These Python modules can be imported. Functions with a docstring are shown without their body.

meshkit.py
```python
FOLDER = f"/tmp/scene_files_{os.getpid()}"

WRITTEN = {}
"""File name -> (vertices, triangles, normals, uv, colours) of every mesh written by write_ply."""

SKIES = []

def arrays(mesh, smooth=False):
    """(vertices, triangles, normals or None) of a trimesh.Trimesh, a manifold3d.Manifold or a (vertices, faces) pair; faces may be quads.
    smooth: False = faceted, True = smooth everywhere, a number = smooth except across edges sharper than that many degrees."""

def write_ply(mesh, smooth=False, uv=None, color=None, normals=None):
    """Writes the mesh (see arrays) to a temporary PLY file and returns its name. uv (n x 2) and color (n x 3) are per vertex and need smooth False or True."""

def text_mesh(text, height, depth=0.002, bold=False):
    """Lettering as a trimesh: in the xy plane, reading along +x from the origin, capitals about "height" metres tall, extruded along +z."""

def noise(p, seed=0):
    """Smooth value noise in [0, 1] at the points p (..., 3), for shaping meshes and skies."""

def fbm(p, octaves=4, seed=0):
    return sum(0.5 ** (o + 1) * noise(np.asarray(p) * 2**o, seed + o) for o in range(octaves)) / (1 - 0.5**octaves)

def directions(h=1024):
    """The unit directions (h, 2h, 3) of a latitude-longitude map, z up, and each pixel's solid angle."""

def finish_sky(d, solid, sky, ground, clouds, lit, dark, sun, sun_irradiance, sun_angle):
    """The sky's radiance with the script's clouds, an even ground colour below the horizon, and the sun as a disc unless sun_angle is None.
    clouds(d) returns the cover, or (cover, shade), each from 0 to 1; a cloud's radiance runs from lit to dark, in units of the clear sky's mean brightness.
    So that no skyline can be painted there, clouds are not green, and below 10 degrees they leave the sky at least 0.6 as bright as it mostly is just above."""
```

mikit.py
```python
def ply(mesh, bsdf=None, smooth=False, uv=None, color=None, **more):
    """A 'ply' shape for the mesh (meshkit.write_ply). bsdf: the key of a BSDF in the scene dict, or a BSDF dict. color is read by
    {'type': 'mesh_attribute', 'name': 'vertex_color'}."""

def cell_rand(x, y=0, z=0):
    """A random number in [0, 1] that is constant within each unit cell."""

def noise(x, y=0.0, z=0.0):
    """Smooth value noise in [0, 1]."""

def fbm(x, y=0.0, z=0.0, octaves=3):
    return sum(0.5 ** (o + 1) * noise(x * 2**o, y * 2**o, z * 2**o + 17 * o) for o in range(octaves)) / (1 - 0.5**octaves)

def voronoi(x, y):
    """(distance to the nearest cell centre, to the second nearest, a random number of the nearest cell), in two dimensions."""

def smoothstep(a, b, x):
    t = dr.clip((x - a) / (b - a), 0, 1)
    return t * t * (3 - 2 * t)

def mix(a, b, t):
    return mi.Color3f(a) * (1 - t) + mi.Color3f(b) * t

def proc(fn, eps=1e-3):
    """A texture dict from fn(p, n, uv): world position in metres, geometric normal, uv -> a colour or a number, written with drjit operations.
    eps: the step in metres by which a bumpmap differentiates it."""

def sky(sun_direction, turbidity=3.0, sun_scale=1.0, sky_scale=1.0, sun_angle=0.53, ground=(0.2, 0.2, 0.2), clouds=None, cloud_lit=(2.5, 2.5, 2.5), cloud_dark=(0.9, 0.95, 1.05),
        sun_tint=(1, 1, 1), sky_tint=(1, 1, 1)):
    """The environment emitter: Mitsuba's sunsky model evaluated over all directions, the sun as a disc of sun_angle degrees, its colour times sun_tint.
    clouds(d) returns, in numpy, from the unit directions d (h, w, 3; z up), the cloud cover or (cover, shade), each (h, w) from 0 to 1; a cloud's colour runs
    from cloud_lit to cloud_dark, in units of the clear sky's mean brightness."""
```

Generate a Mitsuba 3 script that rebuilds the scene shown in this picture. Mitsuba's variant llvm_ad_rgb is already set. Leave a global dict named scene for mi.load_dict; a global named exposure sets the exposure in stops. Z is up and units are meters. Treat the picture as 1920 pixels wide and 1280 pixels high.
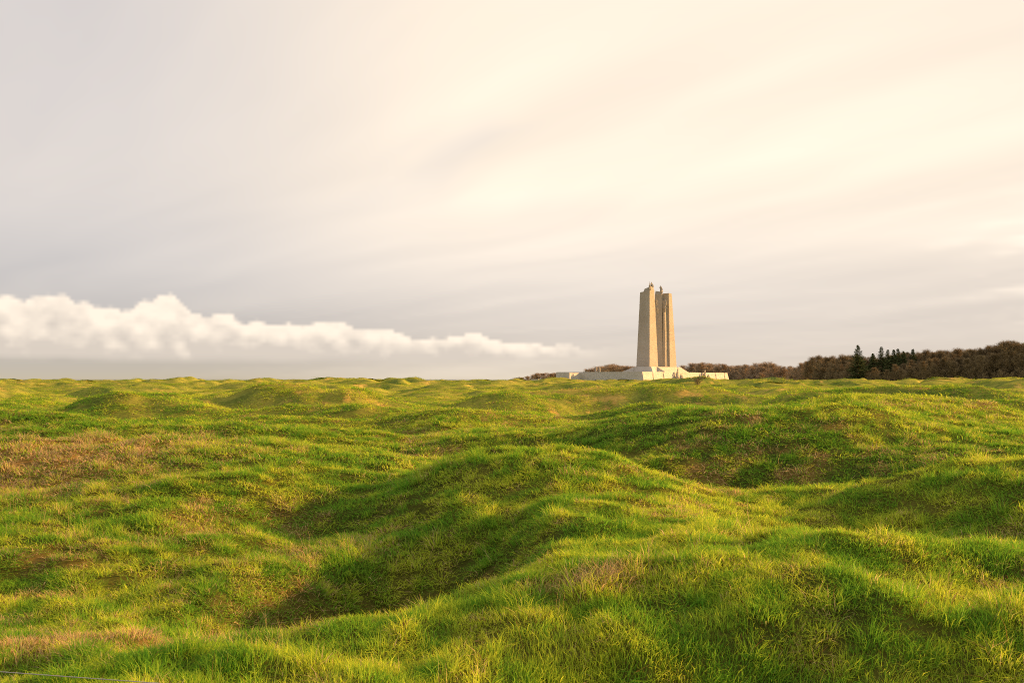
import math
import numpy as np, trimesh, mitsuba as mi, mikit, meshkit
import drjit as dr

T = mi.ScalarTransform4f
scene, labels = {}, {}
# ------------------------------------------------------------------ camera, sky, exposure
CAM_Z, FOC, EYE = 2.2, 2059.0, 713.0          # eye height, focal length in photo pixels, eye level row (1920 x 1280 photo)
PITCH = math.atan((EYE - 640.0) / FOC)
scene['camera'] = {'type': 'perspective', 'fov': 50.0, 'fov_axis': 'x', 'near_clip': 0.1, 'far_clip': 20000.0,
                   'to_world': T().look_at(origin=[0, 0, CAM_Z], target=[0, math.cos(PITCH), CAM_Z + math.sin(PITCH)], up=[0, 0, 1])}
exposure = 2.0
SUN_EL, SUN_AZ = 16.0, -15.0                    # azimuth measured from +x (photo right) towards the camera's back
SUN = np.array([math.cos(math.radians(SUN_AZ)) * math.cos(math.radians(SUN_EL)), -math.sin(math.radians(SUN_AZ)) * math.cos(math.radians(SUN_EL)), math.sin(math.radians(SUN_EL))])


def sstep(a, b, x):
    t = np.clip((x - a) / (b - a), 0, 1)
    return t * t * (3 - 2 * t)


def clouds(d):
    """thin streaky high cloud everywhere, streaks converging on the north-west, warmer low towards the sun, and a low bank of cumulus"""
    x, y, z = d[..., 0], d[..., 1], np.maximum(d[..., 2], 0)
    el = np.degrees(np.arcsin(np.clip(d[..., 2], -1, 1)))
    az = np.degrees(np.arctan2(x, y))                       # 0 ahead, + to the right
    P = lambda a, b, c=0.0: np.stack([a, b, np.full_like(a, c)], -1)
    s = math.radians(-38.5)
    lat, run = x * math.cos(s) - y * math.sin(s), x * math.sin(s) + y * math.cos(s)
    h = z + 0.07
    px, py, along, across = x / h, y / h, run / h, lat / h
    warp = meshkit.fbm(P(px * .42, py * .42, 3.3), 3, 5) - .5
    m = z / (np.abs(lat) + .02) * 1.03 * (1 + .55 * warp * sstep(.05, .14, z))
    band = np.interp(m, [0, .06, .10, .13, .16, .185, .21, .25, .30, .34, .42, .6, 1.0, 2],
                     [.62, .74, .70, .46, .10, .20, .22, .02, .18, .38, .34, .36, .46, .5])
    st = meshkit.fbm(P(along * .30 + 4.2, across * 1.1 + warp * 2.0, 1.7), 5, 11) - .5
    fine = meshkit.fbm(P(along * .9, across * 4.2 + warp * 5, 8.1), 4, 23) - .5
    soft = meshkit.fbm(P(px * .35 + 9, py * .35, 2.2), 2, 31) - .5
    toward = .965 * x - .07 * y
    shade = .24 + .72 * (band - .30) + .42 * sstep(8, 2.0, el) * sstep(.0, .35, toward) + .16 * sstep(8, 3, el) * sstep(.0, -.3, toward) + .12 * sstep(.0, -.42, toward) + .14 * sstep(.15, .5, toward) + .60 * st + .34 * fine + .25 * soft
    wisp = meshkit.fbm(P(along * 1.3 + 2, across * 2.6 + 3 * warp, 5.5), 4, 61)
    shade -= .80 * sstep(.54, .74, wisp) * sstep(.2, .5, toward) * sstep(1.5, 4, el) * sstep(11, 6, el)
    shade = np.clip(shade, 0, 1)
    cover = 1 - (.40 - .20 * sstep(-.05, .4, toward)) * sstep(11, 1.5, el)
    cover = cover * (1 - .25 * sstep(24, 52, el)) * (1 - .34 * sstep(-.08, -.42, toward))     # the sheet thins overhead and away from the sun
    gap = meshkit.fbm(P(along * .55 + 11, across * 1.9 + 2.5 * warp, 9.3), 4, 77)
    cover = cover - .16 * sstep(.60, .78, gap) * sstep(7, 12, el)
    # cumulus bank
    top = np.interp(az, [-70, -40, -30, -25, -24, -22.9, -22, -20.6, -19.6, -18.6, -18.0, -17.3, -16.4, -15.6, -14.8, -14.0, -12.5, -11, -10.0, -9, -7.5, -6.5, -5, -3.6, -2.3, -1.4, 0, 2.0, 3.4, 4.5],
                    [2.2, 3.4, 3.9, 3.9, 3.75, 4.15, 3.95, 3.6, 3.3, 3.7, 3.95, 4.0, 3.6, 3.2, 3.35, 2.95, 2.8, 2.7, 3.1, 2.85, 2.55, 2.45, 2.2, 2.15, 2.5, 2.1, 1.9, 1.8, 1.65, 1.45])
    lump = meshkit.fbm(P(az * .8, el * 1.1, 0.4), 4, 41)
    bil = 1 - np.abs(2 * meshkit.noise(P(az * 1.1, el * 1.4, .7), 43) - 1)
    edge = top + .6 * (lump - .5) + .34 * (bil - .5) + .3 * (meshkit.noise(P(az * 2.7, el * 3.0, 2.7), 49) - .5)
    base = 1.05 + .22 * (meshkit.fbm(P(az * .45, el * 0, 6.), 3, 47) - .5)
    fade = sstep(5.6, 1.8, az) * sstep(-95, -70, az)
    inb = sstep(edge + .05, edge - .05, el) * sstep(base - .25, base + .30, el) * fade
    thick = np.maximum(edge - base, .4)
    rel = np.clip((el - base) / thick, 0, 1)
    q1 = meshkit.fbm(P(az * .62 + .3, el * .95 + .35, 3.), 3, 53) - .5
    q2 = meshkit.fbm(P(az * 1.5 + .18, el * 2.1 - .22, 4.), 3, 57) - .5
    puff = meshkit.fbm(P((az - .45) * .8, (el - .35) * 1.1, 0.4), 3, 41) - lump     # lit from the upper right
    cs = .76 - .72 * sstep(.30, .97, rel) + .50 * sstep(.42, .02, rel) + .60 * q1 + .85 * q2 + 1.6 * puff
    cs = np.clip(cs, 0, 1)
    hz = .55 * sstep(1.6, .2, el) * sstep(8, -4, az)
    shade = shade * (1 - inb) + cs * inb
    return cover * (1 - inb) + inb * .93, np.clip(shade - hz * (1 - inb), 0, 1)


scene['sky'] = mikit.sky(SUN.tolist(), turbidity=8, sun_scale=4.1, sky_scale=1.0, sun_angle=1.5, clouds=clouds,
                         cloud_lit=(2.38, 2.05, 1.68), cloud_dark=(1.55, 1.36, 1.17), sky_tint=(1.13, 1.29, 1.72), sun_tint=(1.0, .80, .54), ground=(.10, .11, .05))


# ------------------------------------------------------------------ helpers
def tag(key, label=None, category=None, group=None, kind=None):
    labels[key] = {k: v for k, v in dict(label=label, category=category, group=group, kind=kind).items() if v}


def numbered(name):
    if name not in scene and name not in labels:
        return name
    k = 1
    while f'{name}_{k:03d}' in scene or f'{name}_{k:03d}' in labels:
        k += 1
    return f'{name}_{k:03d}'


def put(key, mesh, bsdf, smooth=False, **kw):
    key = numbered(key)
    scene[key] = mikit.ply(mesh, bsdf, smooth=smooth, **kw)
    return key


def px(X, d):                                  # lateral metres of photo column X at depth d
    return (X - 960.0) / FOC * d


def pz(Y, d):                                  # height of photo row Y at depth d
    return CAM_Z + (EYE - Y) / FOC * d


def tube(points, radii, sides=5):
    p = np.asarray(points, float)
    t = np.gradient(p, axis=0)
    t /= np.linalg.norm(t, axis=1, keepdims=True) + 1e-12
    a = np.cross(t, np.where(np.abs(t[:, 2:]) < 0.9, [0, 0, 1.0], [1.0, 0, 0]))
    a /= np.linalg.norm(a, axis=1, keepdims=True) + 1e-12
    b, ang = np.cross(t, a), np.arange(sides) * 2 * np.pi / sides
    v = p[:, None] + np.broadcast_to(radii, (len(p),))[:, None, None] * (np.cos(ang)[None, :, None] * a[:, None] + np.sin(ang)[None, :, None] * b[:, None])
    i, j = np.meshgrid(np.arange(len(p) - 1), np.arange(sides), indexing='ij')
    q = np.stack([i * sides + j, i * sides + (j + 1) % sides, (i + 1) * sides + (j + 1) % sides, (i + 1) * sides + j], -1).reshape(-1, 4)
    return v.reshape(-1, 3), np.vstack([q[:, [0, 1, 2]], q[:, [0, 2, 3]]])


def join(parts):
    vs, fs, at = [], [], 0
    for v, f in parts:
        vs.append(v), fs.append(np.asarray(f) + at)
        at += len(v)
    return np.vstack(vs), np.vstack(fs)


# ------------------------------------------------------------------ terrain
def cells(x, y, S, seed, prob, rlo, rhi, dlo, dhi, rim):
    """shell craters, one at most per cell of S metres"""
    out = np.zeros_like(x)
    cx0, cy0 = np.floor(x / S), np.floor(y / S)

    def rnd(i, j, k):
        h = (i.astype(np.int64) * 374761393 + j.astype(np.int64) * 668265263 + (seed * 31 + k) * 144665) & 0xFFFFFFFF
        h = ((h ^ (h >> 13)) * 1274126177) & 0xFFFFFFFF
        return ((h ^ (h >> 16)) & 0xFFFFFF) / 16777215.0
    for a in (-1, 0, 1):
        for b in (-1, 0, 1):
            i, j = cx0 + a, cy0 + b
            ox, oy = (i + .15 + .7 * rnd(i, j, 1)) * S, (j + .15 + .7 * rnd(i, j, 2)) * S
            r = rlo + (rhi - rlo) * rnd(i, j, 3)
            dep = (dlo + (dhi - dlo) * rnd(i, j, 4) ** 1.5) * (rnd(i, j, 5) < prob)
            q = np.hypot(x - ox, y - oy) / r
            out += dep * (-np.exp(-(q / .62) ** 2.4) + rim * np.exp(-((q - 1.05) / .34) ** 2))
    return out


def bump(x, y, cx, cy, rx, ry, h, rot=0.0, p=2.0):
    c, s = math.cos(math.radians(rot)), math.sin(math.radians(rot))
    u, v = ((x - cx) * c + (y - cy) * s) / rx, (-(x - cx) * s + (y - cy) * c) / ry
    return h * np.exp(-np.power(u * u + v * v + 1e-9, p / 2))


# (x, y, rx, ry, height, rotation, flatness): the mounds and hollows that the photograph shows nearby
FEATURES = [
    (-1.6, 13.6, 1.4, 2.6, -2.35, -16, 2.8),  # deep near crater, narrow
    (-4.2, 14.2, 3.0, 3.0, -0.28, 0, 2.6),     # its wide left side
    (-0.9, 11.0, 2.4, 1.1, 0.14, 18, 2.4),      # its near rim
    (0.6, 20.2, 2.4, 2.3, 0.88, 30, 3.0),
    (2.8, 23.6, 2.4, 1.8, -0.40, 0, 2.4),
    (-2.9, 18.0, 2.0, 2.2, -0.50, -10, 2.6),      # mound behind it, middle of the picture
    (1.5, 15.8, 2.4, 2.6, 0.40, 0, 2.6),       # its ridge running to the viewer
    (-7.5, 11.8, 5.0, 3.2, -0.45, 0, 2.4),
    (-9.0, 24.5, 8.0, 3.2, 0.72, 8, 2.8),      # left bank
    (-4.6, 20.2, 2.8, 2.6, 0.42, 0, 2.4),
    (-1.6, 31.5, 4.2, 4.0, -1.60, 0, 2.8),     # hollow behind bank
    (-7.5, 33.5, 4.2, 3.0, -0.95, 0, 2.6),
    (-13.5, 33.0, 3.0, 2.6, -0.6, 0, 2.6),
    (5.4, 26.0, 4.2, 2.8, -1.45, -10, 3.2),    # trough before the big mound
    (9.6, 25.0, 2.6, 1.8, -0.65, 0, 2.6),
    (7.6, 36.2, 5.6, 5.0, 1.02, 0, 3.2),       # big mound
    (14.6, 43.0, 5.2, 6.5, 0.92, 20, 3.2),     # its right shoulder
    (11.8, 33.0, 3.8, 3.6, 0.50, 0, 2.6),
    (8.9, 18.4, 3.2, 2.5, 0.86, 18, 3.2),      # right near mound
    (5.4, 16.6, 2.4, 1.7, -0.50, 20, 2.4),
    (3.4, 10.9, 3.3, 2.0, 0.50, 8, 2.6),       # lit slope
    (8.8, 7.6, 2.9, 2.6, 1.30, 20, 2.6),       # mound just outside the frame, shades the foreground
    (2.0, 7.5, 3.4, 1.5, -0.75, 8, 2.6),       # dip in the foreground
    (4.4, 10.4, 1.1, .6, -0.30, 20, 2.6),
    (9.0, 73.0, 7.6, 4.4, 1.30, 0, 3.2),       # dark mound below the monument
    (8.0, 64.0, 7.0, 4.2, -1.45, 0, 3.0),
    (17.8, 63.5, 5.0, 3.6, 1.2, 0, 3.2),
    (15.4, 56.5, 4.6, 3.4, -1.25, 0, 2.8),
    (26.0, 63.5, 4.8, 3.6, 1.2, 0, 3.2),
    (21.4, 60.0, 3.4, 3.4, -1.25, 0, 2.8),
    (23.0, 49.5, 4.0, 3.6, 1.05, 0, 3.0),
    (18.6, 47.0, 2.9, 3.0, -1.25, 0, 2.8),
    (-19.0, 58.0, 5.8, 3.6, 1.1, 0, 3.2),
    (-26.5, 55.0, 4.8, 4.6, -0.9, 0, 2.6),
    (-24.0, 46.0, 5.0, 4.0, 0.7, 0, 2.8),
    (-11.4, 65.0, 5.0, 3.4, 1.2, 0, 3.2),
    (-14.8, 61.0, 3.2, 3.8, -1.1, 0, 2.6),
    (-4.6, 62.0, 4.6, 4.0, -0.9, 0, 2.6),
    (0.3, 66.0, 4.4, 4.0, 0.8, 0, 2.8),
    (-2.5, 47.0, 4.2, 3.4, 0.70, 0, 2.8),
    (2.6, 53.0, 3.6, 3.0, -1.0, 0, 2.6),
    (-12.0, 43.5, 4.4, 3.4, -0.8, 0, 2.6),
    (-17.0, 41.5, 4.2, 3.0, 0.6, 0, 2.8),
    (-18.0, 168.0, 10.0, 10.0, 1.0, 0, 2.4),
    (-56.0, 178.0, 12.0, 10.0, .45, 0, 2.4),
    (-39.0, 180.0, 9.0, 8.0, .6, 0, 2.4),
    (-75.0, 176.0, 10.0, 8.0, .8, 0, 2.4),
    (15.5, 190.0, 10.0, 8.0, .5, 0, 2.2),
    (52.0, 160.0, 7.0, 8.0, .45, 0, 2.2),
    (66.0, 165.0, 7.0, 8.0, .45, 0, 2.2),
]


def base_height(x, y):
    d = np.hypot(x, y)
    b = np.interp(d, [0, 3, 8, 20, 40, 70, 110, 150, 300, 420, 700, 1500, 4000], [.6, .5, .05, 0, .35, .75, 1.2, 1.6, 1.98, 1.88, -3.5, -30, -60])
    return b


def height(x, y):
    x, y = np.asarray(x, float), np.asarray(y, float)
    d = np.hypot(x, y)
    front = sstep(-.15, .1, y / (d + 1e-6) - .45)          # the hand-placed features lie ahead
    z = base_height(x, y)
    for f in FEATURES:
        z = z + bump(x, y, f[0], f[1], f[2], f[3], *f[4:])
    far = np.clip(sstep(58, 90, d) + (1 - front) * sstep(12, 30, d), 0, 1) * sstep(420, 330, d)
    mid = sstep(30, 44, d) * (1 - sstep(58, 90, d))
    P = np.stack([x, y, x * 0 + 2.7], -1)
    w = meshkit.fbm(P / 9.0, 2, 91) - .5
    R = np.stack([x * .81 + y * .59 + .3 * w, y * .81 - x * .59 - .5 * w, x * 0 + 2.7], -1)
    Q = np.stack([x / 7.6 + 1.1 * w, y / 9.0 - 1.1 * w, x * 0 + 4.4], -1)
    bil = np.abs(2 * meshkit.noise(Q, 33) - 1)             # round tops, creased hollows
    bil2 = np.abs(2 * meshkit.noise(Q * 2.1 + 7, 34) - 1)
    z = z + (far + mid * .60) * (1.65 * (bil - .34) + .45 * (bil2 - .34)) * np.interp(d, [60, 150, 300], [1, 1.0, .85])
    z = z + (far + mid * .22) * cells(x, y, 13.5, 3, .85, 2.6, 5.0, .5, 1.5, .30)
    z = z + (far * .45 + mid * .45) * cells(x + 3.1, y - 5.7, 6.3, 8, .7, 1.4, 2.8, .25, .8, .3)
    z = z + .28 * (meshkit.fbm(R / 2.2, 3, 17) - .5) * sstep(320, 120, d)
    z = z + np.interp(d, [0, 12, 40, 90, 160], [.26, .27, .18, .20, 0]) * (meshkit.fbm(R[..., [1, 0, 2]] / 1.15 + 5, 2, 37) - .5)
    z = z + np.interp(d, [0, 14, 30, 80], [.28, .25, .16, 0]) * (meshkit.fbm(R / .52, 2, 29) - .5)
    return z


def grid():
    r = np.concatenate([np.geomspace(.6, 5, 40)[:-1], np.geomspace(5, 420, 560)[:-1], np.geomspace(420, 5000, 40)])
    fr = np.radians(np.linspace(-40, 40, 560))
    rest = np.radians(np.linspace(40, 320, 160))[1:-1]
    a = np.concatenate([fr, rest])
    R, A = np.meshgrid(r, a, indexing='ij')
    x, y = R * np.sin(A), R * np.cos(A)
    z = height(x, y)
    n, m = R.shape
    i, j = np.meshgrid(np.arange(n - 1), np.arange(m), indexing='ij')
    k = (j + 1) % m
    q = np.stack([i * m + j, i * m + k, (i + 1) * m + k, (i + 1) * m + j], -1).reshape(-1, 4)
    v = np.stack([x.ravel(), y.ravel(), z.ravel()], -1)
    f = np.vstack([q[:, [0, 2, 1]], q[:, [0, 3, 2]]])
    c = len(v)
    v = np.vstack([v, [[0, 0, float(height(np.array([0.]), np.array([0.]))[0])]]])
    cap = np.stack([np.full(m, c), (np.arange(m) + 1) % m, np.arange(m)], -1)
    return v, np.vstack([f, cap])


# ------------------------------------------------------------------ materials
STRAW = [(-9.3, 23.0, 2.9, 3.4), (-1.6, 31.5, 2.4, 2.0), (-4.6, 9.9, 1.5, .7), (-3.2, 10.2, 1.1, .6), (-1.9, 13.6, 1.3, 1.6), (3.3, 16.0, 1.0, .7), (5.0, 14.0, 1.0, .7),
         (.8, 10.4, .5, .3), (8.2, 22.8, 1.5, 1.0), (1.3, 50.0, 3.5, 2.5), (3, 75.0, 4, 3)]


def dryness(p):
    """0 green .. 1 straw, a property of where the grass grows"""
    n1 = mikit.fbm(p.x * .33 + 7.1, p.y * .33, 0.0, 3)
    n2 = mikit.fbm(p.x * 1.7, p.y * 1.7 + 3.3, 0.0, 2)
    v = mikit.smoothstep(.60, .86, n1 * .6 + n2 * .45) * .6
    for (cx, cy, rx, ry) in STRAW:
        q = dr.square((p.x - cx) / rx) + dr.square((p.y - cy) / ry)
        v = dr.maximum(v, dr.exp(-q * 1.2) * (.35 + 1.1 * n2))
    return dr.clip(v, 0, 1)


def grass_colour(p, n, uv):
    dry = dryness(p)
    n3 = mikit.fbm(p.x * .8 + 1.3, p.y * .8 - 4.0, 2.0, 3)
    n4 = mikit.fbm(p.x * .11 + 1.3, p.y * .11 - 4.0, 5.0, 2)
    n6 = mikit.noise(p.x * 3.1, p.y * 3.1, 9.0)
    far = mikit.smoothstep(15.0, 90.0, dr.sqrt(p.x * p.x + p.y * p.y))           # the field is drier towards the ridge
    yel = dr.clip(mikit.smoothstep(.36, .76, n3 * .35 + n4 * .25 + n6 * .40 + .08 * far) + (.8 - .5 * far) * (uv.x - .5), 0, 1)
    green = mikit.mix((.165, .390, .033), (.590, .680, .060), yel)
    straw = mikit.mix((.52, .370, .150), (.74, .57, .30), mikit.cell_rand(uv.x * 97.0))
    brown = mi.Color3f(.26, .15, .055)
    straw = mikit.mix(straw, brown, mikit.smoothstep(.62, .9, mikit.cell_rand(uv.x * 57.0 + 3)))
    is_dry = mikit.smoothstep(-.04, .04, dry * .8 + .09 * mikit.smoothstep(.45, .75, n6) + .03 - uv.x)
    c = mikit.mix(green, straw, is_dry)
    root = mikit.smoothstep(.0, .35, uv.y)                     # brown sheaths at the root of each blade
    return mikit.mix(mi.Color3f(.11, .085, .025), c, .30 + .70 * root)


def soil_colour(p, n, uv):
    dry = dryness(p)
    n3 = mikit.fbm(p.x * .8 + 1.3, p.y * .8 - 4.0, 2.0, 3)
    n4 = mikit.fbm(p.x * .11 + 1.3, p.y * .11 - 4.0, 5.0, 2)
    n5 = mikit.fbm(p.x * 9, p.y * 9, p.z * 9, 2)
    yel = mikit.smoothstep(.3, .72, n3 * .6 + n4 * .4)
    c = mikit.mix((.045, .060, .013), (.105, .105, .020), yel)
    c = mikit.mix(c, (.26, .16, .05), dry * .8)
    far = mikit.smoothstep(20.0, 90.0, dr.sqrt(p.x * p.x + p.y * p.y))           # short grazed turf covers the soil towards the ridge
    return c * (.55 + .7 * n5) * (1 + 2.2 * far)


def stone_colour(p, n, uv):
    a = p.x * .56 + p.y * .83
    b = -p.x * .83 + p.y * .56
    big = mikit.fbm(a * .13, b * .13 + 2, p.z * .16, 3)
    course = mikit.noise(p.z * .45, 3.0, dr.floor(a * .12 + b * .12))
    streak = mikit.fbm(a * .30 + 5, b * .30, p.z * .03, 2)
    c = mikit.mix((.39, .362, .312), (.33, .297, .242), dr.clip((big - .5) * 1.2 + .35 + .35 * (course - .5), 0, 1))
    return mikit.mix(c, (.27, .24, .19), mikit.smoothstep(.58, .82, streak) * .45)


def bark_colour(p, n, uv):
    f = mikit.fbm(p.x * 2, p.y * 2, p.z * .5, 2)
    return mikit.mix((.19, .15, .085), (.34, .27, .155), f)


def needle_colour(p, n, uv):
    f = mikit.fbm(p.x * .9, p.y * .9, p.z * .9, 2)
    return mikit.mix((.05, .075, .030), (.13, .155, .06), f)


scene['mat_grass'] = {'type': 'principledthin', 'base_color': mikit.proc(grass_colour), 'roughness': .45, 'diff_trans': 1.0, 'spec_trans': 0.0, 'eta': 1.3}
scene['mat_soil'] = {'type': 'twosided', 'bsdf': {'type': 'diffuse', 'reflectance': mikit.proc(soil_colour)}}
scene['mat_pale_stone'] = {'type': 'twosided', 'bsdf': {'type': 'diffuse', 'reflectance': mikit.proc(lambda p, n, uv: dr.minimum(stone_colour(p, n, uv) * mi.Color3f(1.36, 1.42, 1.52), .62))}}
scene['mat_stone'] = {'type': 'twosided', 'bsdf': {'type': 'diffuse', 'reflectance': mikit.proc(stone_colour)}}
scene['mat_bark'] = {'type': 'twosided', 'bsdf': {'type': 'diffuse', 'reflectance': mikit.proc(bark_colour)}}
scene['mat_needle'] = {'type': 'twosided', 'bsdf': {'type': 'diffuse', 'reflectance': mikit.proc(needle_colour)}}
scene['mat_wire'] = {'type': 'twosided', 'bsdf': {'type': 'principled', 'base_color': {'type': 'rgb', 'value': (.42, .40, .37)}, 'roughness': .5, 'metallic': .3}}

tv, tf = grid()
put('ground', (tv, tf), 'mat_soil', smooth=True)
tag('ground', 'grass covered field of shell craters and mounds', kind='structure')

# ------------------------------------------------------------------ the monument
MA = math.radians(56)
MU, MV = np.array([math.cos(MA), math.sin(MA)]), np.array([-math.sin(MA), math.cos(MA)])
MC = np.array([43.85, 370.0])
GZ = 1.0                                        # foot of the masonry, a little in the ground


def muv(u, v, z):
    u, v, z = np.broadcast_arrays(np.asarray(u, float), np.asarray(v, float), np.asarray(z, float))
    xy = MC + u[..., None] * MU + v[..., None] * MV
    return np.concatenate([xy, z[..., None]], -1)


def block(u0, u1, v0, v1, z0, z1, du0=0, du1=0, dv0=0, dv1=0, n=1):
    """a block whose four sides lean inwards by du0 .. dv1 metres at the top; z1 may be 4 corner heights"""
    zz = np.broadcast_to(np.asarray(z1, float), (4,))
    bot = muv([u0, u1, u1, u0], [v0, v0, v1, v1], z0)
    top = muv([u0 + du0, u1 - du1, u1 - du1, u0 + du0], [v0 + dv0, v0 + dv0, v1 - dv1, v1 - dv1], zz)
    v = np.vstack([bot, top])
    q = np.array([[0, 3, 2, 1], [4, 5, 6, 7], [0, 1, 5, 4], [1, 2, 6, 5], [2, 3, 7, 6], [3, 0, 4, 7]])
    return v, np.vstack([q[:, [0, 1, 2]], q[:, [0, 2, 3]]])


def stair(u0, u1, vlo, vhi, zlo, zhi, n):
    """steps rising from vlo to vhi"""
    prof = [(vlo, GZ)]
    for k in range(n):
        va, za = vlo + (vhi - vlo) * k / n, zlo + (zhi - zlo) * (k + 1) / n
        prof += [(va, za), (vlo + (vhi - vlo) * (k + 1) / n, za)]
    prof += [(vhi, GZ)]
    parts = []
    for k in range(n):
        va, za = vlo + (vhi - vlo) * k / n, zlo + (zhi - zlo) * (k + 1) / n
        parts.append(block(u0, u1, va, vhi if k == n - 1 else vlo + (vhi - vlo) * (k + 1) / n, GZ, za))
    return join(parts)


import manifold3d as m3


def figure(joints, bones, refine=.25):
    """one continuous body: hulls of spheres along the bones, smoothed"""
    def ball(c, r):
        return m3.Manifold.sphere(r, 10).translate(list(map(float, c)))
    out = None
    for a, b in bones:
        hb = m3.Manifold.batch_hull([ball(*joints[a]), ball(*joints[b])])
        out = hb if out is None else out + hb
    out = out.refine_to_length(refine)
    me = out.to_mesh()
    tm = trimesh.Trimesh(me.vert_properties[:, :3], me.tri_verts)
    trimesh.smoothing.filter_taubin(tm, iterations=6)
    return tm


def standing(h, arm='up', lean=0.0, cloak=True):
    s = h / 1.8
    J = dict(head=((lean * .2, 0, 1.66), .125), neck=((0, 0, 1.48), .07), chest=((0, 0, 1.28), .19), hip=((0, 0, .95), .19),
             sl=((-.2, 0, 1.40), .085), sr=((.2, 0, 1.40), .085), kl=((-.1, .04, .5), .11), kr=((.12, -.03, .5), .11), fl=((-.1, 0, .06), .09), fr=((.14, -.05, .06), .09),
             el=((-.33, .06, 1.16), .065), hl=((-.25, -.14, .98), .055))
    J.update(dict(er=((.34, 0, 1.66), .065), hr=((.22, -.02, 1.95), .055), torch=((.18, -.02, 2.2), .05)) if arm == 'up' else dict(er=((.33, .05, 1.15), .065), hr=((.22, -.16, 1.0), .055)))
    B = [('head', 'neck'), ('neck', 'chest'), ('chest', 'hip'), ('sl', 'chest'), ('sr', 'chest'), ('sl', 'el'), ('el', 'hl'), ('sr', 'er'), ('er', 'hr'), ('hip', 'kl'), ('hip', 'kr'), ('kl', 'fl'), ('kr', 'fr')]
    if arm == 'up':
        B.append(('hr', 'torch'))
    if cloak:
        J['hem'] = ((0, .16, .12), .2)
        B += [('hip', 'hem'), ('chest', 'hem')]
    m = figure(J, B, .14)
    m.apply_scale(s)
    return m


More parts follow.
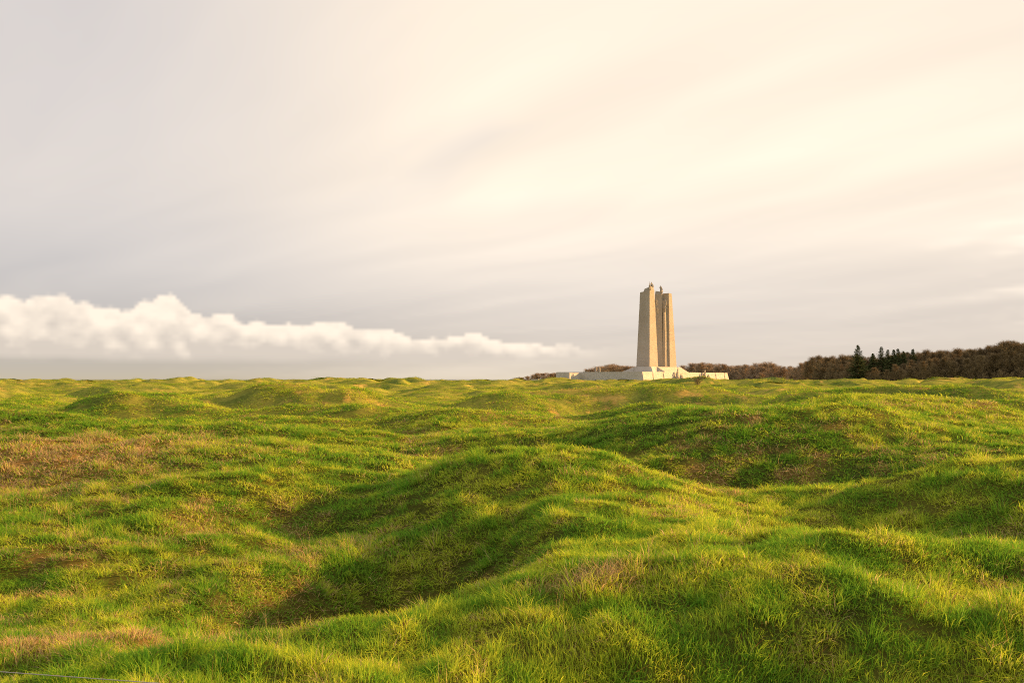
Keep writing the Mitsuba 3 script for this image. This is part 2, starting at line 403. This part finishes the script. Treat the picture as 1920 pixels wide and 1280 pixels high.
def seated(h):
    s = h / 1.3
    J = dict(head=((0, -.05, 1.18), .125), neck=((0, 0, 1.0), .07), chest=((0, .02, .82), .2), hip=((0, .08, .42), .21), sl=((-.21, 0, .93), .085), sr=((.21, 0, .93), .085),
             el=((-.32, -.1, .68), .065), er=((.32, -.12, .7), .065), hl=((-.12, -.3, .62), .055), hr=((.08, -.25, .95), .055),
             kl=((-.16, -.42, .5), .12), kr=((.16, -.42, .48), .12), fl=((-.15, -.42, .07), .09), fr=((.16, -.48, .07), .09), seat=((0, .15, .1), .25))
    B = [('head', 'neck'), ('neck', 'chest'), ('chest', 'hip'), ('sl', 'chest'), ('sr', 'chest'), ('sl', 'el'), ('el', 'hl'), ('sr', 'er'), ('er', 'hr'), ('hip', 'kl'), ('hip', 'kr'),
         ('kl', 'fl'), ('kr', 'fr'), ('hip', 'seat')]
    m = figure(J, B, .14)
    m.apply_scale(s)
    return m


def at(mesh, u, v, z, turn=0.0):
    m = mesh.copy()
    m.apply_transform(trimesh.transformations.rotation_matrix(math.radians(turn) + MA, [0, 0, 1]))
    m.apply_translation(muv(u, v, z))
    return m


MON = 'stone_monument'
tag(MON, 'tall pale stone war memorial with twin tapering pylons on a broad stepped base', 'monument')
Zt = 5.15                                       # top of the podium
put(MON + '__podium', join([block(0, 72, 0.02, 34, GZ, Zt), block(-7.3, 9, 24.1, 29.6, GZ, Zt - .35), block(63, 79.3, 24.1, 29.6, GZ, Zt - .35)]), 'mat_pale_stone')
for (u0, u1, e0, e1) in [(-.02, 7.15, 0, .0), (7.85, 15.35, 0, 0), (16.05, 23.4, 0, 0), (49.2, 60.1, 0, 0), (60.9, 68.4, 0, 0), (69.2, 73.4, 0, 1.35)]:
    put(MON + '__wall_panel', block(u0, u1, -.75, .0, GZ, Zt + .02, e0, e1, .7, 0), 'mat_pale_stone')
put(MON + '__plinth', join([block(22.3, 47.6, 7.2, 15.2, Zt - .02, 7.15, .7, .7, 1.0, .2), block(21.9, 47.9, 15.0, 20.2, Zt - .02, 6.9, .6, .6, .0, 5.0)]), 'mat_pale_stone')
put(MON + '__steps', stair(27.2, 46.6, -2.0, 8.1, 1.3, 7.12, 22), 'mat_pale_stone')
labels[MON + '__steps'] = {'kind': 'stuff'}
for (u0, u1) in [(25.6, 27.15), (46.65, 48.2)]:
    put(MON + '__stair_cheek', block(u0, u1, -1.2, 6.9, GZ, [3.3, 3.3, 5.6, 5.6], 0, 0, .3, 0), 'mat_pale_stone')
ZP = 7.1
# left pylon: tapered shaft, stepped inner side, broken top
pl = [block(23.3, 30.1, 9.0, 14.35, ZP, [34.9, 35.2, 34.6, 34.3], 3.0, 0.05, 1.35, 0.1),
      block(30.1, 31.2, 9.8, 14.35, ZP, 31.4, 0, .2, 1.1, .1), block(31.2, 32.1, 10.85, 14.35, ZP, 34.2, 0, .2, .8, .1),
      block(27.2, 30.02, 10.35, 13.3, 34.6, [36.4, 36.4, 35.6, 35.6], .2, .5, .15, .3), block(24.6 + 2.2, 28.6, 10.6, 12.4, 34.4, 35.4, .2, .2, .2, .2)]
put(MON + '__pylon', join(pl), 'mat_stone')
pr = [block(39.9, 45.6, 9.0, 14.35, ZP, [34.7, 34.7, 34.6, 34.6], .25, 3.0, .45, .1),
      block(38.7, 39.9, 9.76, 14.35, ZP, 32.0, .1, -.25, .5, .1), block(37.8, 38.7, 10.85, 14.35, ZP, [34.2, 35.2, 35.6, 34.4], .5, -.1, .6, .1),
      block(38.0, 38.75, 9.9, 10.85, ZP, 27.6, .1, -.1, .3, 0)]
put(MON + '__pylon', join(pr), 'mat_stone')
S_up, S_dn, S_sit = standing(2.3, 'up'), standing(2.4, 'down'), seated(1.9)
for m, u, v, z, t in [(S_up, 27.0, 10.7, 35.2, 20), (S_sit, 29.0, 11.0, 36.2, 0), (S_dn, 30.6, 9.9, 29.6, -60), (S_dn, 31.0, 9.7, 26.6, -60),
                      (S_sit, 38.6, 11.6, 34.9, -90), (S_dn, 39.0, 12.2, 35.2, -60), (S_dn, 38.4, 10.2, 27.6, -70), (S_dn, 38.5, 9.95, 30.0, -90)]:
    put(MON + '__statue', at(m, u, v, z, t), 'mat_stone', smooth=40)
for u in (25.4, 48.9):                           # the two groups of figures at the foot of the steps
    parts = [at(standing(3.0, 'up' if u < 30 else 'down'), u + .2, -.9, 3.3, 10), at(standing(2.7, 'down'), u - 1.1, -1.2, 2.6, 60), at(seated(2.2), u + 1.2, -1.7, 2.4, -20), at(seated(2.0), u - .3, -2.3, 2.2, 30), at(seated(2.0), u - 1.8, -1.7, 2.1, 90)]
    pv, pf = block(u - 2.4, u + 2.0, -2.8, -.72, GZ, 2.6, .5, .4, .6, 0)
    key = put(MON + '__statue_base', (pv, pf), 'mat_pale_stone')
    for p_ in parts:
        put(MON + '__statue', p_, 'mat_stone', smooth=40)
put(MON + '__statue', at(seated(1.9), 1.2, 18.6, Zt - .02, 120), 'mat_stone', smooth=40)
put(MON + '__statue', at(seated(1.8), 1.6, 17.4, Zt - .02, 150), 'mat_stone', smooth=40)
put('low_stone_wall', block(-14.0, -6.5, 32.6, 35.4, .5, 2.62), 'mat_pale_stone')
tag('low_stone_wall', 'low pale stone wall in the grass left of the monument', 'wall')

# ------------------------------------------------------------------ trees
def bare_tree(seed, H=12.0, spread=.42, low=.12, twigs=2300, thick=1.0):
    r = np.random.default_rng(seed)
    trunk, tw = [], []
    pts = np.array([[0, 0, -.6], [r.normal(0, .15), r.normal(0, .15), H * .3], [r.normal(0, .3), r.normal(0, .3), H * .62], [r.normal(0, .4), r.normal(0, .4), H * .93]])
    trunk = tube(pts, [H * .018, H * .014, H * .008, H * .002], 6)
    limbs = []
    tips = []
    for k in range(34):
        t = low + (.95 - low) * (k + r.uniform()) / 34
        p = np.array([np.interp(t, [0, .3, .62, .93], pts[:, i]) for i in range(2)] + [t * H])
        a = k * 2.4 + r.normal(0, .4)
        L = H * spread * (1.0 - .75 * abs(t - .40) / .60) * r.uniform(.6, 1.25)
        el = r.uniform(.35, .8) + .75 * t
        d = np.array([math.cos(a) * math.cos(el), math.sin(a) * math.cos(el), math.sin(el)])
        q = [p, p + d * L * .5 + [0, 0, -.02 * L], p + d * L + [0, 0, .12 * L]]
        limbs.append(tube(q, [H * .006 * (1.2 - t), H * .004 * (1.2 - t), .01], 3))
        tips.append((q, L))
    n = twigs
    i = r.integers(0, len(tips), n)
    s = r.uniform(.12, 1.05, n) ** .8
    Q = np.array([t[0] for t in tips])
    L = np.array([t[1] for t in tips])[i]
    P = np.where(s[:, None] < .5, Q[i, 0] + (Q[i, 1] - Q[i, 0]) * s[:, None] * 2, Q[i, 1] + (Q[i, 2] - Q[i, 1]) * (s[:, None] * 2 - 1))
    dirv = r.normal(size=(n, 3)) * [1, 1, .55] + [0, 0, .75] + (P * [1, 1, 0]) / (np.linalg.norm(P[:, :2], axis=1, keepdims=True) + .1) * .6
    dirv /= np.linalg.norm(dirv, axis=1, keepdims=True)
    ln = H * r.uniform(.045, .12, n)
    side = np.cross(dirv, r.normal(size=(n, 3)))
    side /= np.linalg.norm(side, axis=1, keepdims=True)
    w = thick * H * r.uniform(.0005, .0015, n)
    E = P + dirv * ln[:, None]
    fork = P + dirv * ln[:, None] * .45
    E2 = fork + (dirv * .7 + side * .8) * ln[:, None] * .6
    v = np.stack([P - side * w[:, None], P + side * w[:, None], E, fork - dirv * w[:, None] * 2, fork + dirv * w[:, None] * 2, E2], 1).reshape(-1, 3)
    k = np.arange(n)[:, None] * 6
    f = np.vstack([k + [0, 1, 2], k + [3, 4, 5]])
    return trunk, join(limbs + [(v, f)])


def conifer(seed, H=12.0, R=2.6):
    r = np.random.default_rng(seed)
    trunk = tube([[0, 0, -.6], [0, 0, H * .5], [r.normal(0, .1), r.normal(0, .1), H]], [H * .017, H * .01, .015], 6)
    V, F, at_ = [], [], 0
    z = H * .06
    while z < H * .985:
        t = z / H
        nb = int(8 + 9 * (1 - t))
        rad = 1.75 * R * (1 - t) ** .85 * r.uniform(.72, 1.12) + .12
        for b in range(nb):
            a = r.uniform(0, 2 * math.pi)
            L = rad * r.uniform(.65, 1.12)
            droop = r.uniform(.05, .38) * (1 - t) - .30 * t
            m = max(3, int(L / .28))
            for q in range(m):
                s = (q + .6) / m
                c = np.array([math.cos(a) * L * s, math.sin(a) * L * s, z - droop * L * s + .16 * L * s * s])
                for sd in (-1, 1, 0):
                    aa = a + sd * r.uniform(.5, 1.0)
                    l = (.55 + .30 * (1 - s)) * r.uniform(.7, 1.25) * (.55 + .45 * (1 - t))
                    e = c + np.array([math.cos(aa) * l, math.sin(aa) * l, -.14 * l + r.normal(0, .05)])
                    wv = np.array([-math.sin(aa), math.cos(aa), 0]) * l * .2 + np.array([0, 0, r.normal(0, .07)])
                    V += [c - wv, c + wv, e]
                    F.append([at_, at_ + 1, at_ + 2])
                    at_ += 3
        z += H * .020 * (1.25 - .5 * t) + .05
    return trunk, (np.array(V), np.array(F))


def place(x, y, z, s, rot, sz=None):
    return T().translate([float(x), float(y), float(z)]).rotate([0, 0, 1], float(rot)).scale([float(s), float(s), float(sz or s)])


rt = np.random.default_rng(77)
for k, (sp, low, nt) in enumerate([(.40, .10, 6000), (.34, .14, 5400), (.46, .08, 6400), (.38, .2, 5400), (.42, .06, 6000)]):
    tr, cr = bare_tree(100 + k, 12.0, sp, low, nt)
    for nm, mesh, mat in (('trunk', tr, 'mat_bark'), ('crown', cr, 'mat_bark'), ('pale_crown', cr, 'mat_hazed_twig_stalk')):
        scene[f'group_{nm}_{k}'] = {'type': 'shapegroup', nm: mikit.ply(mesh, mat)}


scene['mat_hazed_twig_stalk'] = {'type': 'twosided', 'bsdf': {'type': 'diffuse', 'reflectance': mikit.proc(lambda p, n, uv: mikit.mix((.30, .235, .16), (.48, .385, .27), mikit.fbm(p.x, p.y, p.z * .5, 2)))}}  # twigs paled to stand in for distance haze on far trees; stalks share it


def add_bare(X, d, top, label, group):
    x = px(X, d)
    g = float(height(np.array([x]), np.array([d]))[0])
    hgt = (pz(top, d) - g) / .98
    s = hgt / 12.0
    key = numbered('bare_tree')
    tag(key, label, 'tree', group)
    k = rt.integers(5)
    inst = lambda nm: {'type': 'instance', 'to_world': m, 'shape': {'type': 'ref', 'id': f'group_{nm}_{k}'}}
    m = place(x, d, g, s * (rt.uniform(2.2, 3.2) if X < 1250 else rt.uniform(1.4, 2.1) if X < 1500 else rt.uniform(1.15, 2.0)), rt.uniform(0, 360), s)
    scene[key + '__trunk'] = inst('trunk')
    scene[key + '__crown'] = inst('pale_crown' if X < 1510 else 'crown')  # far crowns have the haze put into their colour


PROFX = [1270, 1300, 1330, 1365, 1400, 1440, 1470, 1500, 1530, 1560, 1590, 1625, 1680, 1740, 1780, 1820, 1855, 1875, 1890, 1925, 1990]
PROFY = [693, 687, 687, 688, 690, 685, 690, 687, 676, 674, 672, 678, 672, 662, 664, 660, 659, 654, 651, 651, 651]
for row, (dd, drop) in enumerate([(0, 0), (14, 1.5), (30, 3), (-9, 14)]):
    X = 1268.0
    while X < 1985:
        d = np.interp(X, [1260, 1480, 1560, 1990], [640, 560, 470, 430]) + dd + rt.uniform(-4, 4)
        top = np.interp(X, PROFX, PROFY) + drop + rt.uniform(-3.0, 5.5)
        if X < 1500:
            lb, gr = 'bare brown tree in the low distant wood just right of the monument', 'distant wood beside the monument'
        elif X < 1600:
            lb, gr = 'bare brown tree between the distant wood and the first tall conifer', 'bare trees left of the conifers'
        else:
            lb, gr = 'bare dark brown tree in the dense wood at the right edge', 'dense wood on the right'
        add_bare(X, d, top, lb, gr)
        X += rt.uniform(9, 16) * (1.25 if row == 3 else 1)
for X, top in [(1626, 697), (1641, 692), (1664, 696), (1678, 686), (1691, 695), (1703, 689), (1718, 690), (1729, 681), (1742, 678)]:
    add_bare(X, 436 + rt.uniform(-3, 3), top, 'low bare brown tree in front of the clump of conifers', 'low bare trees before the conifers')
for X, top in [(966, 711), (976, 709.5), (988, 708), (1000, 705), (1010, 703), (1020, 702.5), (1030, 703), (1040, 702.5), (1048, 704)]:
    add_bare(X, 720 + rt.uniform(-20, 20), top, 'small bare tree far off at the left end of the monument base', 'far trees left of the monument')
for X, top in [(1100, 696), (1112, 695), (1124, 692), (1134, 691), (1144, 689), (1153, 688), (1160, 690), (1170, 691), (1184, 692), (1200, 694)]:
    add_bare(X, 660 + rt.uniform(-20, 20), top, 'bare reddish tree showing above the podium left of the pylons', 'trees behind the podium')

CON = [(1609, 646, 438, 3.3, 'tall dark conifer standing apart, leftmost and tallest of the conifers'), (1637, 662, 452, 2.6, 'slim dark conifer, second from the left, lower than its neighbours'),
       (1653, 649, 450, 3.0, 'dark conifer with a sharp tip, third from the left in the row'), (1665, 655, 458, 2.4, 'narrow dark conifer close behind the sharp tipped one'),
       (1676, 655, 451, 2.5, 'dark conifer in the middle of the clump of conifers'), (1684, 653, 456, 2.6, 'dark conifer, right of the middle of the clump'),
       (1694, 657, 452, 2.4, 'dark conifer left of the rightmost tall one'), (1702, 659, 460, 2.4, 'shorter dark conifer just left of the rightmost tall one'),
       (1712, 654, 452, 2.6, 'dark conifer at the right end of the clump'), (1731, 660, 458, 2.2, 'small conifer tip poking out of the bare wood')]
for k, (X, top, d, R, lb) in enumerate(CON):
    x = px(X, d)
    g = float(height(np.array([x]), np.array([d]))[0])
    tr, cr = conifer(300 + k, pz(top, d) - g, R)
    key = numbered('conifer')
    tag(key, lb, 'tree', 'conifers in front of the wood')
    m = place(x, d, g, 1, 40 * k)
    scene[key + '__trunk'] = {**mikit.ply(tr, 'mat_bark', smooth=True), 'to_world': m}
    scene[key + '__crown'] = {**mikit.ply(cr, 'mat_needle'), 'to_world': m}

# low brushwood along the foot of the wood
bt, bc = bare_tree(720, 3.2, .62, .02, 1500, 4.5)
scene['group_brush'] = {'type': 'shapegroup', 'twigs': mikit.ply(join([bt, bc]), 'mat_bark')}
X, bn = 1262.0, 0
while X < 2010:
    for row in range(4):
        d = np.interp(X, [1260, 1480, 1560, 1600, 1740, 1990], [628, 548, 458, 448, 440, 418]) + row * 6 + rt.uniform(-2, 2)
        x = px(X + rt.uniform(-4, 4), d)
        g = float(height(np.array([x]), np.array([d]))[0])
        bn += 1
        scene[f'brushwood__{bn:03d}'] = {'type': 'instance', 'to_world': place(x, d, g - .2, rt.uniform(.9, 1.5), rt.uniform(0, 360), rt.uniform(.8, 1.5)), 'shape': {'type': 'ref', 'id': 'group_brush'}}
    X += rt.uniform(5, 8)
tag('brushwood', 'low dark brown brushwood along the foot of the wood', 'brushwood', kind='stuff')

# dark bush on the grass in front of the monument
ds = np.linspace(95, 190, 400)
zs = height(px(1307, ds), ds)
rows = EYE - (zs - CAM_Z) / ds * FOC
seen = rows <= np.minimum.accumulate(rows) + .01
d = float(ds[np.argmin(np.abs(rows - 725) + 100 * ~seen)])     # where the ground is in view
bx = px(1307, d)
bg = float(height(np.array([bx]), np.array([d]))[0])
tr, cr = bare_tree(500, 16.0 / FOC * d, .62, .03, 900, 26.0)
scene['bush__stem'] = {**mikit.ply(tr, 'mat_bark'), 'to_world': place(bx, d, bg, 1, 0)}
scene['bush__twigs'] = {**mikit.ply((cr[0], cr[1]), 'mat_bark'), 'to_world': place(bx, d, bg, 1.0, 0)}
tag('bush', 'small dark brown bush alone on the grass in front of the monument', 'bush')

# tall dead stalks standing up against the big mound
for X, Yb, Yt, d, lb in [(1137, 884, 828, 27.5, 'tall thin dead stalk standing against the left flank of the big mound'), (1145, 884, 856, 27.5, 'shorter dead stalk just right of the tall one by the big mound')]:
    x = px(X, d)
    g = float(height(np.array([x]), np.array([d]))[0])
    h = (Yb - Yt) * d / FOC + .1
    key = put('dry_stalk', tube([[x, d, g - .05], [x + .01, d, g + h * .5], [x - .015, d, g + h]], [.006, .005, .003], 5), 'mat_hazed_twig_stalk', smooth=True)
    tag(key, lb, 'stalk')

# thin fence wire low in the left corner
wp = np.array([[px(-900, 4.9), 4.9, 1.05], [px(-300, 4.6), 4.6, pz(1232, 4.6)], [px(0, 4.4), 4.4, pz(1252, 4.4)], [px(390, 4.2), 4.2, pz(1280, 4.2)], [px(800, 4.0), 4.0, pz(1309, 4.0)], [px(1400, 3.7), 3.7, pz(1352, 3.7)]])
put('fence_wire', tube(wp, .0019, 6), 'mat_wire', smooth=True)
tag('fence_wire', 'thin grey fence wire crossing the bottom left corner above the grass', 'wire')

# ------------------------------------------------------------------ grass
def tuft(seed, n, r, hlo, hhi, w, lean, dry=False, radial=.3):
    g = np.random.default_rng(seed)
    a, q = g.uniform(0, 2 * np.pi, n), np.sqrt(g.uniform(0, 1, n)) * r
    root = np.stack([np.cos(a) * q, np.sin(a) * q, np.full(n, -.015)], -1)
    h = g.uniform(hlo, hhi, n)
    b = np.where(g.uniform(size=n) < radial, a + g.normal(0, .5, n), g.uniform(0, 2 * np.pi, n))
    ld = np.stack([np.cos(b), np.sin(b), np.zeros(n)], -1)
    ln = np.abs(g.normal(lean, .3, n))
    face = b + g.normal(np.pi / 2, .7, n)
    sd = np.stack([np.cos(face), np.sin(face), np.zeros(n)], -1)
    ww = w * g.uniform(.6, 1.3, n)

    def pt(t):
        return root + np.array([0, 0, 1.]) * (h * t * (1 - .28 * ln * t))[:, None] + ld * (h * ln * t * t)[:, None]
    v = np.stack([pt(0) - sd * ww[:, None] / 2, pt(0) + sd * ww[:, None] / 2, pt(.55) - sd * ww[:, None] * .42, pt(.55) + sd * ww[:, None] * .42, pt(1)], 1).reshape(-1, 3)
    k = np.arange(n)[:, None] * 5
    f = np.vstack([k + [0, 1, 3], k + [0, 3, 2], k + [2, 3, 4]])
    u = g.uniform(0, 1, n) * (.12 if dry else 1)
    uv = np.stack([np.repeat(u, 5), np.tile([0, 0, .55, .55, 1.], n)], -1)
    bn = np.cross(np.stack([np.zeros(n), np.zeros(n), np.ones(n)], -1) + ld * .6, sd)
    bn /= np.linalg.norm(bn, axis=1, keepdims=True)
    bn *= np.where(bn[:, 2:] < 0, -1, 1)
    nr = bn * .8 + np.array([0, 0, .55])
    nr /= np.linalg.norm(nr, axis=1, keepdims=True)
    path = meshkit.write_ply((v, f), True, uv, None, normals=np.repeat(nr, 5, axis=0))
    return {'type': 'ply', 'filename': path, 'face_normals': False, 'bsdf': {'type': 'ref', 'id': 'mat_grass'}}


TUFTS = {'turf': [(72, .16, .03, .09, .0060, .7, False, .5)] * 4, 'tussock': [(80, .11, .09, .19, .0072, .8, False, .65), (96, .14, .10, .21, .0072, .85, False, .6), (70, .09, .08, .17, .0068, .75, False, .7)], 'straw': [(40, .12, .08, .18, .0055, 1.0, True, .5)] * 2,
         'far': [(44, .17, .035, .09, .0090, .6, False, .4)] * 2, 'distant': [(60, .17, .03, .075, .0072, .7, False, .3)] * 2, 'thatch': [(34, .15, .03, .06, .0062, 2.3, True, .2)] * 2, 'stalk': [(5, .10, .22, .42, .0032, .35, True, .3)] * 2}
names = {}
for kind, lst in TUFTS.items():
    for k, args in enumerate(lst):
        nm = f'group_{kind}_{k}'
        scene[nm] = {'type': 'shapegroup', 'blades': tuft(900 + 10 * len(names) + k, *args)}
        names.setdefault(kind, []).append(nm)

rg = np.random.default_rng(4242)
HALF = math.radians(33)
count = 0


def scatter(kind_of, dens, d0, d1, size_of, hz_of):
    """places tufts with 'dens' per square metre between the distances d0 and d1"""
    global count
    n = int(dens * HALF * (d1 * d1 - d0 * d0))
    d = np.sqrt(rg.uniform(d0 * d0, d1 * d1, n))
    a = rg.uniform(-HALF, HALF, n)
    x, y = d * np.sin(a), d * np.cos(a)
    e = .12
    z = height(x, y)
    ex, ey = (height(x + e, y) - z) / e, (height(x, y + e) - z) / e
    nm = np.stack([-ex, -ey, np.ones(n)], -1)
    nm /= np.linalg.norm(nm, axis=1, keepdims=True)
    up = nm * .75 + np.array([0, 0, .25])
    up /= np.linalg.norm(up, axis=1, keepdims=True)
    ang = rg.uniform(0, 2 * np.pi, n)
    t = np.stack([np.cos(ang), np.sin(ang), np.zeros(n)], -1)
    t -= up * (t * up).sum(1, keepdims=True)
    t /= np.linalg.norm(t, axis=1, keepdims=True)
    b = np.cross(up, t)
    sx = size_of(d) * rg.uniform(.8, 1.25, n)
    sz = hz_of(d) * rg.uniform(.7, 1.4, n) * (.45 + 1.15 * meshkit.fbm(np.stack([x / .8, y / .8, x * 0], -1), 2, 71))
    if kind_of in ('turf', 'far'):                             # bare gaps between the clumps
        gapn = meshkit.fbm(np.stack([x / .45, y / .45, x * 0 + 3], -1), 2, 83)
        sz = np.where((gapn < .40) & (rg.uniform(size=n) < .75), sz * .35, sz)
    M = np.zeros((n, 4, 4))
    M[:, :3, 0], M[:, :3, 1], M[:, :3, 2], M[:, :3, 3], M[:, 3, 3] = t * sx[:, None], b * sx[:, None], up * sz[:, None], np.stack([x, y, z], -1), 1
    pick = rg.integers(0, 1000, n)
    for i in range(n):
        kind = kind_of if isinstance(kind_of, str) else kind_of(d[i])
        g = names[kind]
        count += 1
        scene[f'grass__{count:05d}'] = {'type': 'instance', 'to_world': T(M[i]), 'shape': {'type': 'ref', 'id': g[pick[i] % len(g)]}}


bands = np.geomspace(9, 400, 30)
scatter('turf', 95, 5.2, 9, lambda d: d * 0 + 1.0, lambda d: d * 0 + 1.3)
scatter('thatch', 7, 5.2, 20, lambda d: d * 0 + 1.0, lambda d: d * 0 + 1.2)
scatter('thatch', 2.5, 20, 48, lambda d: 1 + (d - 20) * .03, lambda d: d * 0 + 1.3)
for a, b in zip(bands[:-1], bands[1:]):
    m = math.sqrt(a * b)
    den = 95 * (9 / m) ** 1.75
    sc = min((95 / den) ** .5, 4.5)
    kind = 'turf' if m < 22 else 'far' if m < 80 else 'distant'
    scatter(kind, den, a, b, lambda d: d * 0 + sc, lambda d: np.interp(d, [9, 16, 60], [1.3, 1.05, 1.45]))
scatter('tussock', 6.5, 5.2, 18, lambda d: d * 0 + 1, lambda d: d * 0 + 1)
scatter('tussock', 2.4, 18, 45, lambda d: 1 + (d - 18) * .03, lambda d: d * 0 + 1.1)
scatter('straw', 3, 5.2, 18, lambda d: d * 0 + 1, lambda d: d * 0 + .9)
scatter('straw', .8, 18, 45, lambda d: 1 + (d - 18) * .03, lambda d: d * 0 + 1.0)
scatter('stalk', .9, 5.2, 30, lambda d: d * 0 + 1, lambda d: d * 0 + 1.0)
tag('grass', 'green and straw coloured rough grass covering the cratered field', 'grass', kind='stuff')
print('tufts', count)
